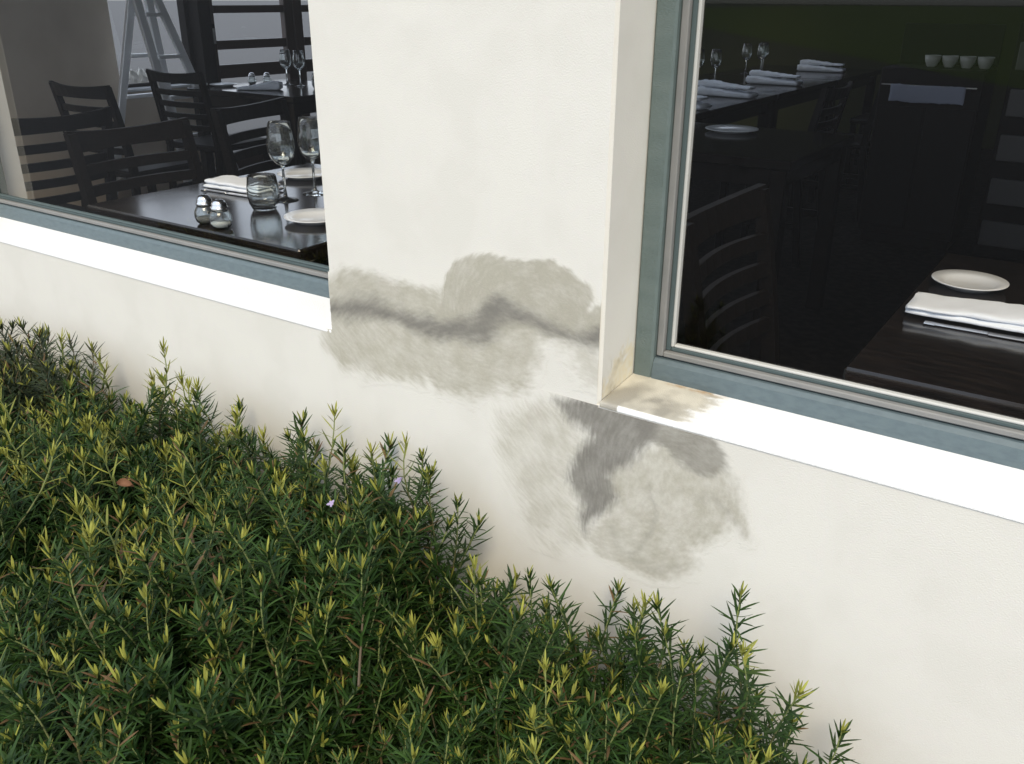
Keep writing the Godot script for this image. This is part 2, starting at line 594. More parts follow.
func window(parent: Node, x0: float, x1: float, called: String, gasket: Material) -> void:
	var w := Node3D.new()
	w.name = called
	parent.add_child(w, true)
	var y0 := 0.668
	var y1 := HEAD_Y
	# profile of a frame member: (distance in from the opening, depth z)
	# stiles, head and rail overlap at butted corners
	var st := mb()
	var f := 0.036
	for s in [0, 1]:
		st = mb()
		var a := x0 if s == 0 else x1 - f
		box_between(st, Vector3(a + 0.0005, y0, -0.19), Vector3(a + f - 0.0005, y1, -0.113), 0.0035)
		build(st, "jamb", M.frame, w)
	st = mb()
	box_between(st, Vector3(x0 + f, y1 - f, -0.19), Vector3(x1 - f, y1, -0.1135), 0.0035)
	build(st, "head", M.frame, w)
	# bottom rail: front face leans back and is rounded into the bead
	st = mb()
	flat(st)
	var pr := [Vector2(-0.19, y0), Vector2(-0.1125, y0), Vector2(-0.1125, 0.682), Vector2(-0.116, 0.7), Vector2(-0.121, 0.707), Vector2(-0.19, 0.709)]
	for k in pr.size():
		var a: Vector2 = pr[k]
		var b: Vector2 = pr[(k + 1) % pr.size()]
		quad(st, Vector3(x0 + f, a.y, a.x), Vector3(x1 - f, a.y, a.x), Vector3(x1 - f, b.y, b.x), Vector3(x0 + f, b.y, b.x))
	build(st, "bottom_rail", M.rail, w)
	# grey weathered bead, dark rebate, pale gasket
	var bi := [[f, f + 0.012, 0.7095, 0.719, -0.1245, -0.15, M.bead, "glazing_bead"], [f + 0.012, f + 0.021, 0.719, 0.7265, -0.134, -0.15, M.groove, "rebate"], [f + 0.021, f + 0.0265, 0.7265, 0.7315, -0.1335, -0.146, gasket, "gasket"]]
	for q in bi:
		st = mb()
		var i0: float = q[0]
		var i1: float = q[1]
		var b0: float = q[2]
		var b1: float = q[3]
		var top0 := y1 - i0
		var top1 := y1 - i1
		box_between(st, Vector3(x0 + i0, b0, q[5]), Vector3(x0 + i1, top0, q[4]), 0.0018)
		box_between(st, Vector3(x1 - i1, b0, q[5]), Vector3(x1 - i0, top0, q[4]), 0.0018)
		box_between(st, Vector3(x0 + i1, b0, q[5]), Vector3(x1 - i1, b1, q[4] - 0.0004), 0.0018)
		box_between(st, Vector3(x0 + i1, top1, q[5]), Vector3(x1 - i1, top0, q[4] - 0.0004), 0.0018)
		build(st, q[7], q[6], w)
	st = mb()
	flat(st)
	var e := f + 0.0262
	quad(st, Vector3(x0 + e, 0.731, -0.142), Vector3(x1 - e, 0.731, -0.142), Vector3(x1 - e, y1 - e, -0.142), Vector3(x0 + e, y1 - e, -0.142))
	build(st, "pane", M.glass, w)

# foot of the reveal where the paint is missing
func bare_plaster(wall_part: Node) -> void:
	var st := mb()
	soft(st)
	var n := FastNoiseLite.new()
	n.seed = 44
	n.frequency = 24.0
	n.fractal_octaves = 4
	var step := 0.0025
	var c := func(z: float, y: float) -> float:
		var lim := 0.745 - 0.35 * (z + 0.112) + n.get_noise_2d(z, y) * 0.035
		return smoothstep(lim, lim - 0.02, y)
	for i in 42:
		for j in 46:
			var z0 := -0.1122 + i * step
			var y0 := 0.664 + j * step
			if max(max(c.call(z0, y0), c.call(z0 + step, y0)), max(c.call(z0, y0 + step), c.call(z0 + step, y0 + step))) < 0.01:
				continue
			for p in [[0, 0], [-1, 0], [-1, 1], [0, 0], [-1, 1], [0, 1]]:
				var z: float = z0 + step * (1 + p[0])
				var y: float = y0 + step * p[1]
				var k: float = c.call(z, y) * (0.8 + n.get_noise_2d(z * 3.0, y * 3.0) * 0.5)
				var d: float = clamp(n.get_noise_2d(z * 0.7 + 3.0, y * 0.7) * 1.2, 0.0, 1.0) * k
				var col := Vector3.ONE.lerp(Vector3(0.98, 0.9, 0.72), k).lerp(Vector3(0.6, 0.55, 0.45), d)
				st.set_color(Color(col.x, col.y, col.z))
				st.add_vertex(Vector3(RX0 + 0.0005, y, z))
	var o := build(st, "bare_plaster", M.patch, wall_part)
	o.set_meta("label", "unpainted yellowish plaster at the foot of the reveal")

func solid(parent: Node, called: String, m: Material, a: Vector3, b: Vector3, bev := 0.002) -> MeshInstance3D:
	var st := mb()
	box_between(st, a, b, bev)
	return build(st, called, m, parent)

func make_building() -> void:
	var b := thing("restaurant_building", Vector3.ZERO, 0, "cream rendered restaurant building with blue-grey window frames and a cement-patched wall", "building")
	var wall := facade(b)
	# cement: upper smear across the pier, lower smear below the sill corner
	var wash := Vector3(0.615, 0.6, 0.54)
	var dark := Vector3(0.29, 0.283, 0.272)
	var r1 := Rect2(-1.255, 0.555, 0.642, 0.35)
	var mk := func(p: Array, r: Rect2) -> Shape:
		return Shape.new(PackedVector2Array(p), r.position.x, r.position.y, r.end.x, r.end.y)
	var w1a = mk.call([Vector2(-1.225, 0.760), Vector2(-1.168, 0.787), Vector2(-1.115, 0.786), Vector2(-1.061, 0.788), Vector2(-1.009, 0.795), Vector2(-0.968, 0.787), Vector2(-0.934, 0.792), Vector2(-0.922, 0.739), Vector2(-1.033, 0.732), Vector2(-1.225, 0.683)], r1)
	var w1b = mk.call([Vector2(-0.935, 0.773), Vector2(-0.920, 0.825), Vector2(-0.898, 0.848), Vector2(-0.872, 0.861), Vector2(-0.833, 0.874), Vector2(-0.785, 0.873), Vector2(-0.758, 0.872), Vector2(-0.717, 0.880), Vector2(-0.680, 0.869), Vector2(-0.647, 0.853), Vector2(-0.641, 0.835), Vector2(-0.645, 0.815), Vector2(-0.606, 0.837), Vector2(-0.602, 0.760), Vector2(-0.674, 0.764), Vector2(-0.770, 0.752), Vector2(-0.874, 0.730), Vector2(-0.963, 0.727)], r1)
	var w1c = mk.call([Vector2(-1.225, 0.695), Vector2(-1.231, 0.643), Vector2(-1.234, 0.615), Vector2(-1.198, 0.595), Vector2(-1.134, 0.583), Vector2(-1.074, 0.599), Vector2(-1.020, 0.588), Vector2(-0.992, 0.603), Vector2(-0.980, 0.622), Vector2(-0.945, 0.609), Vector2(-0.899, 0.618), Vector2(-0.859, 0.601), Vector2(-0.830, 0.608), Vector2(-0.800, 0.633), Vector2(-0.755, 0.662), Vector2(-0.744, 0.692), Vector2(-0.721, 0.733), Vector2(-0.652, 0.760), Vector2(-0.731, 0.778), Vector2(-0.896, 0.744), Vector2(-1.033, 0.745)], r1)
	var w1d = mk.call([Vector2(-0.690, 0.757), Vector2(-0.603, 0.785), Vector2(-0.600, 0.675), Vector2(-0.66, 0.69)], r1)
	var band := [Vector3(-1.22, 0.698, 0.012), Vector3(-1.159, 0.715, 0.0152), Vector3(-1.092, 0.730, 0.0149), Vector3(-1.034, 0.730, 0.0146), Vector3(-0.987, 0.716, 0.0162), Vector3(-0.941, 0.709, 0.019), Vector3(-0.896, 0.724, 0.0225), Vector3(-0.848, 0.743, 0.0205), Vector3(-0.803, 0.782, 0.022), Vector3(-0.757, 0.779, 0.0131), Vector3(-0.714, 0.767, 0.0130), Vector3(-0.665, 0.761, 0.0080), Vector3(-0.610, 0.768, 0.016)]
	smear(r1, [
		[w1c, 0.017, 0.024, 0.86, wash, Vector2(-1.0, 1.1), 0.4, 0.011],
		[w1d, 0.02, 0.03, 0.5, wash, Vector2(-0.7, 0.6), 0.8, 0.02],
		[w1a, 0.015, 0.02, 0.9, wash * 0.97, Vector2(-1.1, 0.5), 0.3, 0.009],
		[w1b, 0.0055, 0.012, 0.96, wash * 0.95, Vector2(-0.78, 0.73), 0.3, 0.006],
		[band, 0.018, 0.018, 0.95, dark, Vector2(-0.95, 0.2), 0.22, 0.008]], 101, -0.6195, 2.0, wall)
	var r2 := Rect2(-0.86, 0.33, 0.56, 0.325)
	var d2 = mk.call([Vector2(-0.700, 0.641), Vector2(-0.649, 0.66), Vector2(-0.611, 0.672), Vector2(-0.574, 0.672), Vector2(-0.539, 0.672), Vector2(-0.507, 0.67), Vector2(-0.526, 0.618), Vector2(-0.551, 0.571), Vector2(-0.585, 0.527), Vector2(-0.576, 0.496), Vector2(-0.601, 0.468), Vector2(-0.621, 0.450), Vector2(-0.630, 0.410), Vector2(-0.640, 0.436), Vector2(-0.648, 0.471), Vector2(-0.663, 0.498), Vector2(-0.656, 0.533), Vector2(-0.642, 0.579), Vector2(-0.632, 0.604), Vector2(-0.673, 0.611)], r2)
	var m2 = mk.call([Vector2(-0.57, 0.672), Vector2(-0.464, 0.667), Vector2(-0.417, 0.655), Vector2(-0.394, 0.632), Vector2(-0.390, 0.606), Vector2(-0.408, 0.584), Vector2(-0.439, 0.581), Vector2(-0.472, 0.594), Vector2(-0.499, 0.612), Vector2(-0.539, 0.614)], r2)
	var w2a = mk.call([Vector2(-0.798, 0.598), Vector2(-0.681, 0.642), Vector2(-0.629, 0.588), Vector2(-0.641, 0.489), Vector2(-0.638, 0.436), Vector2(-0.617, 0.410), Vector2(-0.638, 0.385), Vector2(-0.712, 0.357), Vector2(-0.753, 0.372), Vector2(-0.767, 0.424), Vector2(-0.798, 0.495)], r2)
	var w2b = mk.call([Vector2(-0.595, 0.516), Vector2(-0.556, 0.577), Vector2(-0.496, 0.618), Vector2(-0.448, 0.589), Vector2(-0.385, 0.592), Vector2(-0.366, 0.558), Vector2(-0.342, 0.506), Vector2(-0.359, 0.496), Vector2(-0.390, 0.517), Vector2(-0.400, 0.481), Vector2(-0.411, 0.462), Vector2(-0.428, 0.461), Vector2(-0.425, 0.426), Vector2(-0.453, 0.395), Vector2(-0.500, 0.370), Vector2(-0.548, 0.361), Vector2(-0.600, 0.371), Vector2(-0.622, 0.426)], r2)
	var swirl := [Vector3(-0.515, 0.539, 0.002), Vector3(-0.502, 0.506, 0.003), Vector3(-0.501, 0.46, 0.0035), Vector3(-0.518, 0.422, 0.003), Vector3(-0.543, 0.395, 0.0015)]
	var swirl2 := [Vector3(-0.44, 0.54, 0.002), Vector3(-0.41, 0.552, 0.004), Vector3(-0.384, 0.53, 0.005), Vector3(-0.36, 0.505, 0.002)]
	var swirl3 := [Vector3(-0.58, 0.44, 0.002), Vector3(-0.56, 0.4, 0.004), Vector3(-0.51, 0.385, 0.005), Vector3(-0.455, 0.41, 0.002)]
	smear(r2, [
		[w2a, 0.034, 0.03, 0.62, wash, Vector2(-0.6, 0.9), 0.6, 0.02],
		[w2b, 0.018, 0.028, 0.8, wash * 0.97, Vector2(-0.68, 0.58), 0.5, 0.011],
		[swirl, 0.007, 0.012, 0.3, dark * 1.2, Vector2(-0.57, 0.47), 0.6, 0.004],
		[swirl2, 0.012, 0.012, 0.28, dark * 1.3, Vector2(-0.57, 0.47), 0.6, 0.006],
		[swirl3, 0.014, 0.012, 0.25, dark * 1.3, Vector2(-0.57, 0.47), 0.6, 0.006],
		[m2, 0.007, 0.01, 0.9, Vector3(0.37, 0.36, 0.335), Vector2(-0.52, 0.45), 0.22, 0.006],
		[d2, 0.015, 0.015, 0.94, dark, Vector2(-0.4, 0.5), 0.2, 0.01]], 202, 9.0, 0.6528, wall)
	bare_plaster(wall)
	sill(b, -4.95, -3.35, false)
	sill(b, LX0, LX1, false)
	sill(b, RX0, RX1, true)
	window(b, LX0, LX1, "window", M.groove)
	window(b, -4.95, -3.35, "window", M.groove)
	window(b, RX0, RX1, "window", M.gasket)
	# ---- shell of the room
	solid(b, "floor", M.floor, Vector3(XL - 0.2, -0.4, ZB - 0.2), Vector3(XR + 0.2, 0, -0.262))
	# ceiling with a long roof light over the row of tables
	for q in [[XL - 0.2, -2.65, ZB - 0.2, -0.262], [-1.95, XR + 0.2, ZB - 0.2, -0.262], [-2.65, -1.95, ZB - 0.2, -6.7], [-2.65, -1.95, -3.1, -0.262]]:
		solid(b, "ceiling", M.white_ceiling, Vector3(q[0], 2.7, q[2]), Vector3(q[1], 2.95, q[3]), 0.0)
	var rl := mb()
	flat(rl)
	quad(rl, Vector3(-2.65, 2.94, -3.1), Vector3(-1.95, 2.94, -3.1), Vector3(-1.95, 2.94, -6.7), Vector3(-2.65, 2.94, -6.7))
	build(rl, "roof_light", M.glass, b)
	solid(b, "back_wall", M.olive, Vector3(XL, 0.002, ZB - 0.2), Vector3(XR, 2.698, ZB))
	solid(b, "side_wall", M.olive, Vector3(XR, 0.002, ZB - 0.2), Vector3(XR + 0.2, 2.698, -0.262))
	var wz0 := -2.93
	var wz1 := -2.29
	var dz0 := -7.9
	var dz1 := -3.03
	for q in [[wz1, -0.262, 0.002, 2.698], [wz0, wz1, 0.002, 0.7], [wz0, wz1, 2.15, 2.698], [dz0, dz1, 2.5, 2.698], [ZB - 0.2, dz0, 0.002, 2.698]]:
		solid(b, "end_wall", M.taupe, Vector3(XL - 0.2, q[2], q[0]), Vector3(XL - (0.0 if q[0] != ZB - 0.2 else 0.001), q[3], q[1]))
	solid(b, "post", M.darkpost, Vector3(XL - 0.205, 0.002, dz1 + 0.001), Vector3(XL + 0.01, 2.698, wz0 - 0.001))
	# side window
	var sw := Node3D.new()
	sw.name = "window"
	b.add_child(sw, true)
	var s := mb()
	box_between(s, Vector3(XL - 0.14, 0.701, wz0 + 0.001), Vector3(XL - 0.09, 0.735, wz1 - 0.001))
	build(s, "bottom_rail", M.darkpost, sw)
	solid(sw, "sill_board", M.china, Vector3(XL - 0.088, 0.701, wz0 + 0.001), Vector3(XL + 0.02, 0.716, wz1 - 0.001))
	solid(sw, "outer_ledge", M.china, Vector3(XL - 0.36, 0.67, wz0 + 0.001), Vector3(XL - 0.142, 0.7, wz1 - 0.001))
	for z in [wz0 + 0.001, wz1 - 0.031]:
		solid(sw, "jamb", M.darkpost, Vector3(XL - 0.14, 0.737, z), Vector3(XL - 0.09, 2.15, z + 0.03))
	s = mb()
	flat(s)
	quad(s, Vector3(XL - 0.115, 0.735, wz1 - 0.03), Vector3(XL - 0.115, 0.735, wz0 + 0.03), Vector3(XL - 0.115, 2.15, wz0 + 0.03), Vector3(XL - 0.115, 2.15, wz1 - 0.03))
	build(s, "pane", M.glass, sw)
	# glazed folding doors
	var leaf_w := (dz1 - dz0) / 6.0
	for k in 6:
		var d := Node3D.new()
		d.name = "glazed_door"
		b.add_child(d, true)
		var za: float = dz1 - leaf_w * (k + 1) + 0.003
		var zb: float = dz1 - leaf_w * k - 0.003
		var xa := XL - 0.12
		var xb := XL - 0.07
		for z in [za, zb - 0.085]:
			solid(d, "stile", M.brown, Vector3(xa, 0.004, z), Vector3(xb, 2.498, z + 0.085), 0.004)
		for y in [[0.004, 0.2], [0.725, 0.815], [0.915, 0.975], [1.15, 1.2], [2.4, 2.498]]:
			solid(d, "rail", M.brown, Vector3(xa + 0.003, y[0], za + 0.086), Vector3(xb - 0.003, y[1], zb - 0.086), 0.004)
		s = mb()
		flat(s)
		quad(s, Vector3(XL - 0.095, 0.2, zb - 0.084), Vector3(XL - 0.095, 0.2, za + 0.084), Vector3(XL - 0.095, 2.4, za + 0.084), Vector3(XL - 0.095, 2.4, zb - 0.084))
		build(s, "pane", M.glass, d)

# ---------------------------------------------------------------- furniture
func arc_slat(st: SurfaceTool, y0: float, y1: float, halfw: float, bow: float, thick: float, xat: Callable, arch := 0.0) -> void:
	flat(st)
	var n := 8
	var ring := []
	for i in n + 1:
		var u := -1.0 + 2.0 * i / n
		var z := u * halfw
		var dx := -bow * (1.0 - u * u)
		var dy := arch * (1.0 - u * u)
		var xb: float = xat.call(y0) + dx
		var xt: float = xat.call(y1) + dx
		ring.append([Vector3(xb + thick / 2, y0, z), Vector3(xt + thick / 2, y1 + dy, z), Vector3(xt - thick / 2, y1 + dy, z), Vector3(xb - thick / 2, y0, z)])
	for i in n:
		var a: Array = ring[i]
		var c: Array = ring[i + 1]
		var mid: Vector3 = (a[0] + a[2] + c[0] + c[2]) * 0.25
		for k in 4:
			var l := (k + 1) % 4
			face_out(st, [a[k], a[l], c[l], c[k]], mid)
	face_out(st, ring[0], ring[1][0])
	face_out(st, ring[n], ring[n - 1][0])

# faces +x, backrest at -x
func make_chair(label: String) -> Node3D:
	var t := thing("dining_chair", Vector3.ZERO, 0, label, "chair", "dark ladder-back dining chairs")
	var hw := 0.205
	var xat := func(y: float) -> float:
		return -0.2 - 0.075 * pow(max(0.0, (y - 0.44) / 0.44), 1.3)
	var st := mb()
	cbox(st, Vector3(0.0, 0.45, 0), Vector3(0.42, 0.035, 0.43), 0.01)
	build(st, "seat", M.chair, t)
	for s in [-1.0, 1.0]:
		st = mb()
		bar(st, Vector3(0.18, 0.0, s * 0.19), Vector3(0.18, 0.431, s * 0.19), 0.036, 0.036)
		build(st, "leg", M.chair, t)
		st = mb()
		bar(st, Vector3(-0.245, 0.0, s * hw), Vector3(-0.2, 0.45, s * hw), 0.036, 0.03)
		var rings := []
		for k in 9:
			var y: float = 0.45 + k * 0.0525
			var hx: float = lerp(0.018, 0.0145, k / 8.0)
			var cx: float = xat.call(y)
			rings.append([Vector3(cx - hx, y, s * hw - 0.014), Vector3(cx + hx, y, s * hw - 0.014), Vector3(cx + hx, y, s * hw + 0.014), Vector3(cx - hx, y, s * hw + 0.014)])
		for k in 8:
			var mid: Vector3 = (rings[k][0] + rings[k + 1][2]) * 0.5
			for e in 4:
				face_out(st, [rings[k][e], rings[k][(e + 1) % 4], rings[k + 1][(e + 1) % 4], rings[k + 1][e]], mid)
		face_out(st, rings[8], rings[7][0])
		build(st, "leg", M.chair, t).set_meta("label", "rear leg rising into back post")
		st = mb()
		bar(st, Vector3(-0.21, 0.2, s * 0.192), Vector3(0.163, 0.2, s * 0.19), 0.022, 0.03, Vector3.BACK)
		build(st, "stretcher", M.chair, t)
	for k in 4:
		st = mb()
		var y := 0.55 + k * 0.064
		arc_slat(st, y, y + 0.032, hw - 0.0155, 0.028, 0.013, xat)
		build(st, "slat", M.chair, t)
	st = mb()
	arc_slat(st, 0.812, 0.878, hw + 0.015, 0.03, 0.018, func(y): return xat.call(y) + 0.0, -0.014)
	build(st, "top_rail", M.chair, t)
	return t

func make_table(called: String, at: Vector3, sx: float, sz: float, label: String) -> Node3D:
	var t := thing(called, at, 0, label, "table", "dark polished dining tables")
	var st := mb()
	cbox(st, Vector3(0, 0.7275, 0), Vector3(sx, 0.035, sz), 0.004)
	build(st, "tabletop", M.wood, t)
	for s in [[1, 0], [-1, 0], [0, 1], [0, -1]]:
		st = mb()
		if s[0] != 0:
			cbox(st, Vector3(s[0] * (sx / 2 - 0.05), 0.675, 0), Vector3(0.02, 0.069, sz - 0.16), 0.002)
		else:
			cbox(st, Vector3(0, 0.675, s[1] * (sz / 2 - 0.05)), Vector3(sx - 0.16, 0.069, 0.02), 0.002)
		build(st, "apron", M.wood, t)
	for a in [-1, 1]:
		for c in [-1, 1]:
			st = mb()
			cbox(st, Vector3(a * (sx / 2 - 0.05), 0.355, c * (sz / 2 - 0.05)), Vector3(0.06, 0.708, 0.06), 0.004)
			build(st, "leg", M.wood, t)
	return t

# ---------------------------------------------------------------- tableware
var ware := {}

func wine_glass(at: Vector3, label: String, group := "wine glasses on the tables") -> void:
	if not ware.has("wine"):
		var st := mb()
		var pr := [Vector2(0, 0), Vector2(0.034, 0), Vector2(0.0355, 0.0012), Vector2(0.02, 0.004), Vector2(0.006, 0.01), Vector2(0.0038, 0.03), Vector2(0.0036, 0.085), Vector2(0.006, 0.094), Vector2(0.018, 0.101), Vector2(0.03, 0.115), Vector2(0.0365, 0.135), Vector2(0.0365, 0.155), Vector2(0.033, 0.18), Vector2(0.029, 0.208), Vector2(0.0284, 0.209), Vector2(0.0278, 0.208), Vector2(0.0318, 0.18), Vector2(0.0352, 0.155), Vector2(0.0352, 0.136), Vector2(0.029, 0.117), Vector2(0.017, 0.104), Vector2(0, 0.1)]
		lathe(st, pr, 32)
		ware.wine = st
		st.index()
		st.generate_normals()
		ware.wine = st.commit()
	put("wine_glass", ware.wine, M.crystal, at, label, "wine glass", group)

func put(called: String, mesh: Mesh, m: Material, at: Vector3, label: String, category: String, group := "", turn := 0.0) -> MeshInstance3D:
	var o := MeshInstance3D.new()
	o.mesh = mesh
	o.material_override = m
	o.name = numbered(called)
	add_child(o)
	o.position = at
	o.rotation.y = turn
	tag(o, label, category, group)
	return o

func plate(at: Vector3, r: float, label: String) -> void:
	var st := mb()
	var k := r / 0.08
	lathe(st, [Vector2(0, 0.002), Vector2(0.045 * k, 0.002), Vector2(0.047 * k, 0.0), Vector2(0.05 * k, 0.0), Vector2(0.055 * k, 0.005), Vector2(0.079 * k, 0.0125), Vector2(0.08 * k, 0.0138), Vector2(0.0792 * k, 0.0152), Vector2(0.056 * k, 0.0092), Vector2(0.05 * k, 0.006), Vector2(0, 0.0058)], 40)
	st.index()
	st.generate_normals()
	put("side_plate", st.commit(), M.china, at, label, "plate", "white side plates")

func tumbler(at: Vector3, label: String) -> void:
	var st := mb()
	lathe(st, [Vector2(0, 0), Vector2(0.026, 0), Vector2(0.03, 0.002), Vector2(0.038, 0.018), Vector2(0.0415, 0.04), Vector2(0.0405, 0.062), Vector2(0.0365, 0.088), Vector2(0.0358, 0.089), Vector2(0.035, 0.088), Vector2(0.0388, 0.062), Vector2(0.0398, 0.04), Vector2(0.0362, 0.02), Vector2(0.028, 0.0105), Vector2(0, 0.009)], 36)
	st.index()
	st.generate_normals()
	put("tumbler", st.commit(), M.crystal, at, label, "tumbler", "stemless tumblers")

func shaker(at: Vector3, fill: Material, label: String) -> void:
	var t := thing("shaker", at, 0, label, "shaker", "salt and pepper pots")
	var st := mb()
	lathe(st, [Vector2(0, 0), Vector2(0.017, 0), Vector2(0.024, 0.006), Vector2(0.0275, 0.018), Vector2(0.0265, 0.03), Vector2(0.021, 0.041), Vector2(0.0165, 0.046), Vector2(0.015, 0.046), Vector2(0.0195, 0.04), Vector2(0.025, 0.03), Vector2(0.026, 0.018), Vector2(0.0225, 0.0075), Vector2(0.016, 0.003), Vector2(0, 0.003)], 28)
	build(st, "glass_body", M.crystal, t)
	st = mb()
	lathe(st, [Vector2(0, 0.0034), Vector2(0.0156, 0.0034), Vector2(0.022, 0.0078), Vector2(0.0245, 0.0135), Vector2(0.024, 0.015), Vector2(0, 0.0155)], 24)
	build(st, "filling", fill, t)
	st = mb()
	lathe(st, [Vector2(0.0165, 0.0462), Vector2(0.0205, 0.0462), Vector2(0.0212, 0.049), Vector2(0.0205, 0.052), Vector2(0.0175, 0.054), Vector2(0.018, 0.058), Vector2(0.0145, 0.066), Vector2(0.008, 0.0695), Vector2(0, 0.0705)], 28)
	build(st, "lid", M.steel, t)

# folded cloth: a soft slab swept along x, thickness may grow along it
func cloth_slab(st: SurfaceTool, length: float, width: float, th0: float, th1: float, y: float, sd: int, skew := 0.0) -> void:
	soft(st)
	var n := FastNoiseLite.new()
	n.seed = sd
	n.frequency = 9.0
	var ns := 26
	var nr := 22
	var rings := []
	for i in ns + 1:
		var u := i / float(ns)
		var th: float = lerp(th0, th1, smoothstep(0.0, 1.0, u))
		var endr: float = clamp(min(u, 1.0 - u) * 14.0, 0.0, 1.0)
		endr = sqrt(1.0 - pow(1.0 - endr, 2.0)) * 0.25 + 0.75
		var ring := []
		for k in nr:
			var a := TAU * k / nr
			var c := cos(a)
			var s := sin(a)
			var zz: float = sign(c) * pow(abs(c), 0.45) * width * 0.5
			var yy: float = sign(s) * pow(abs(s), 0.6) * th * 0.5 * endr
			var x := (u - 0.5) * length + n.get_noise_2d(zz * 9.0, sd) * 0.005
			yy += th * 0.5
			if s > 0.0:
				yy += n.get_noise_2d(x * 2.0, zz * 2.5) * th * 0.28
			zz += n.get_noise_2d(x * 2.0, 40.0) * 0.006 + skew * (u - 0.5)
			ring.append(Vector3(x, y + max(yy, 0.0004), zz))
		rings.append(ring)
	for i in ns:
		for k in nr:
			var l := (k + 1) % nr
			quad(st, rings[i][k], rings[i][l], rings[i + 1][l], rings[i + 1][k])
	for e in [0, ns]:
		var mid := Vector3.ZERO
		for p in rings[e]:
			mid += p
		mid /= nr
		for k in nr:
			var l := (k + 1) % nr
			if e == 0:
				tri(st, mid, rings[e][l], rings[e][k])
			else:
				tri(st, mid, rings[e][k], rings[e][l])

func napkin(at: Vector3, turn: float, length: float, width: float, layers: Array, sd: int, label: String) -> void:
	var t := thing("napkin", at, turn, label, "napkin", "folded white napkins")
	var y := 0.0
	for L in layers:
		var st := mb()
		cloth_slab(st, length * L[2], width * L[3], L[0], L[1], y, sd, L[4])
		build(st, "fold", M.linen, t)
		y += L[0] * 0.93
		sd += 1

func cutlery(at: Vector3, turn: float, fork: bool, label: String) -> void:
	var t := thing("fork" if fork else "knife", at, turn, label, "cutlery", "table cutlery")
	var st := mb()
	cbox(st, Vector3(-0.055, 0.002, 0), Vector3(0.1, 0.0036, 0.012), 0.0016)
	cbox(st, Vector3(-0.0975, 0.002, 0), Vector3(0.02, 0.0034, 0.016), 0.0016)
	build(st, "handle", M.steel, t)
	st = mb()
	if fork:
		cbox(st, Vector3(0.03, 0.002, 0), Vector3(0.072, 0.003, 0.006), 0.001)
		cbox(st, Vector3(0.073, 0.002, 0), Vector3(0.02, 0.003, 0.024), 0.001)
		build(st, "neck", M.steel, t)
		for k in 4:
			st = mb()
			cbox(st, Vector3(0.105, 0.002, -0.0096 + k * 0.0064), Vector3(0.046, 0.002, 0.003), 0.0008)
			build(st, "tine", M.steel, t)
	else:
		cbox(st, Vector3(0.05, 0.002, 0), Vector3(0.112, 0.0016, 0.018), 0.0007)
		cbox(st, Vector3(0.11, 0.002, -0.003), Vector3(0.012, 0.0015, 0.011), 0.0007)
		build(st, "blade", M.steel, t)

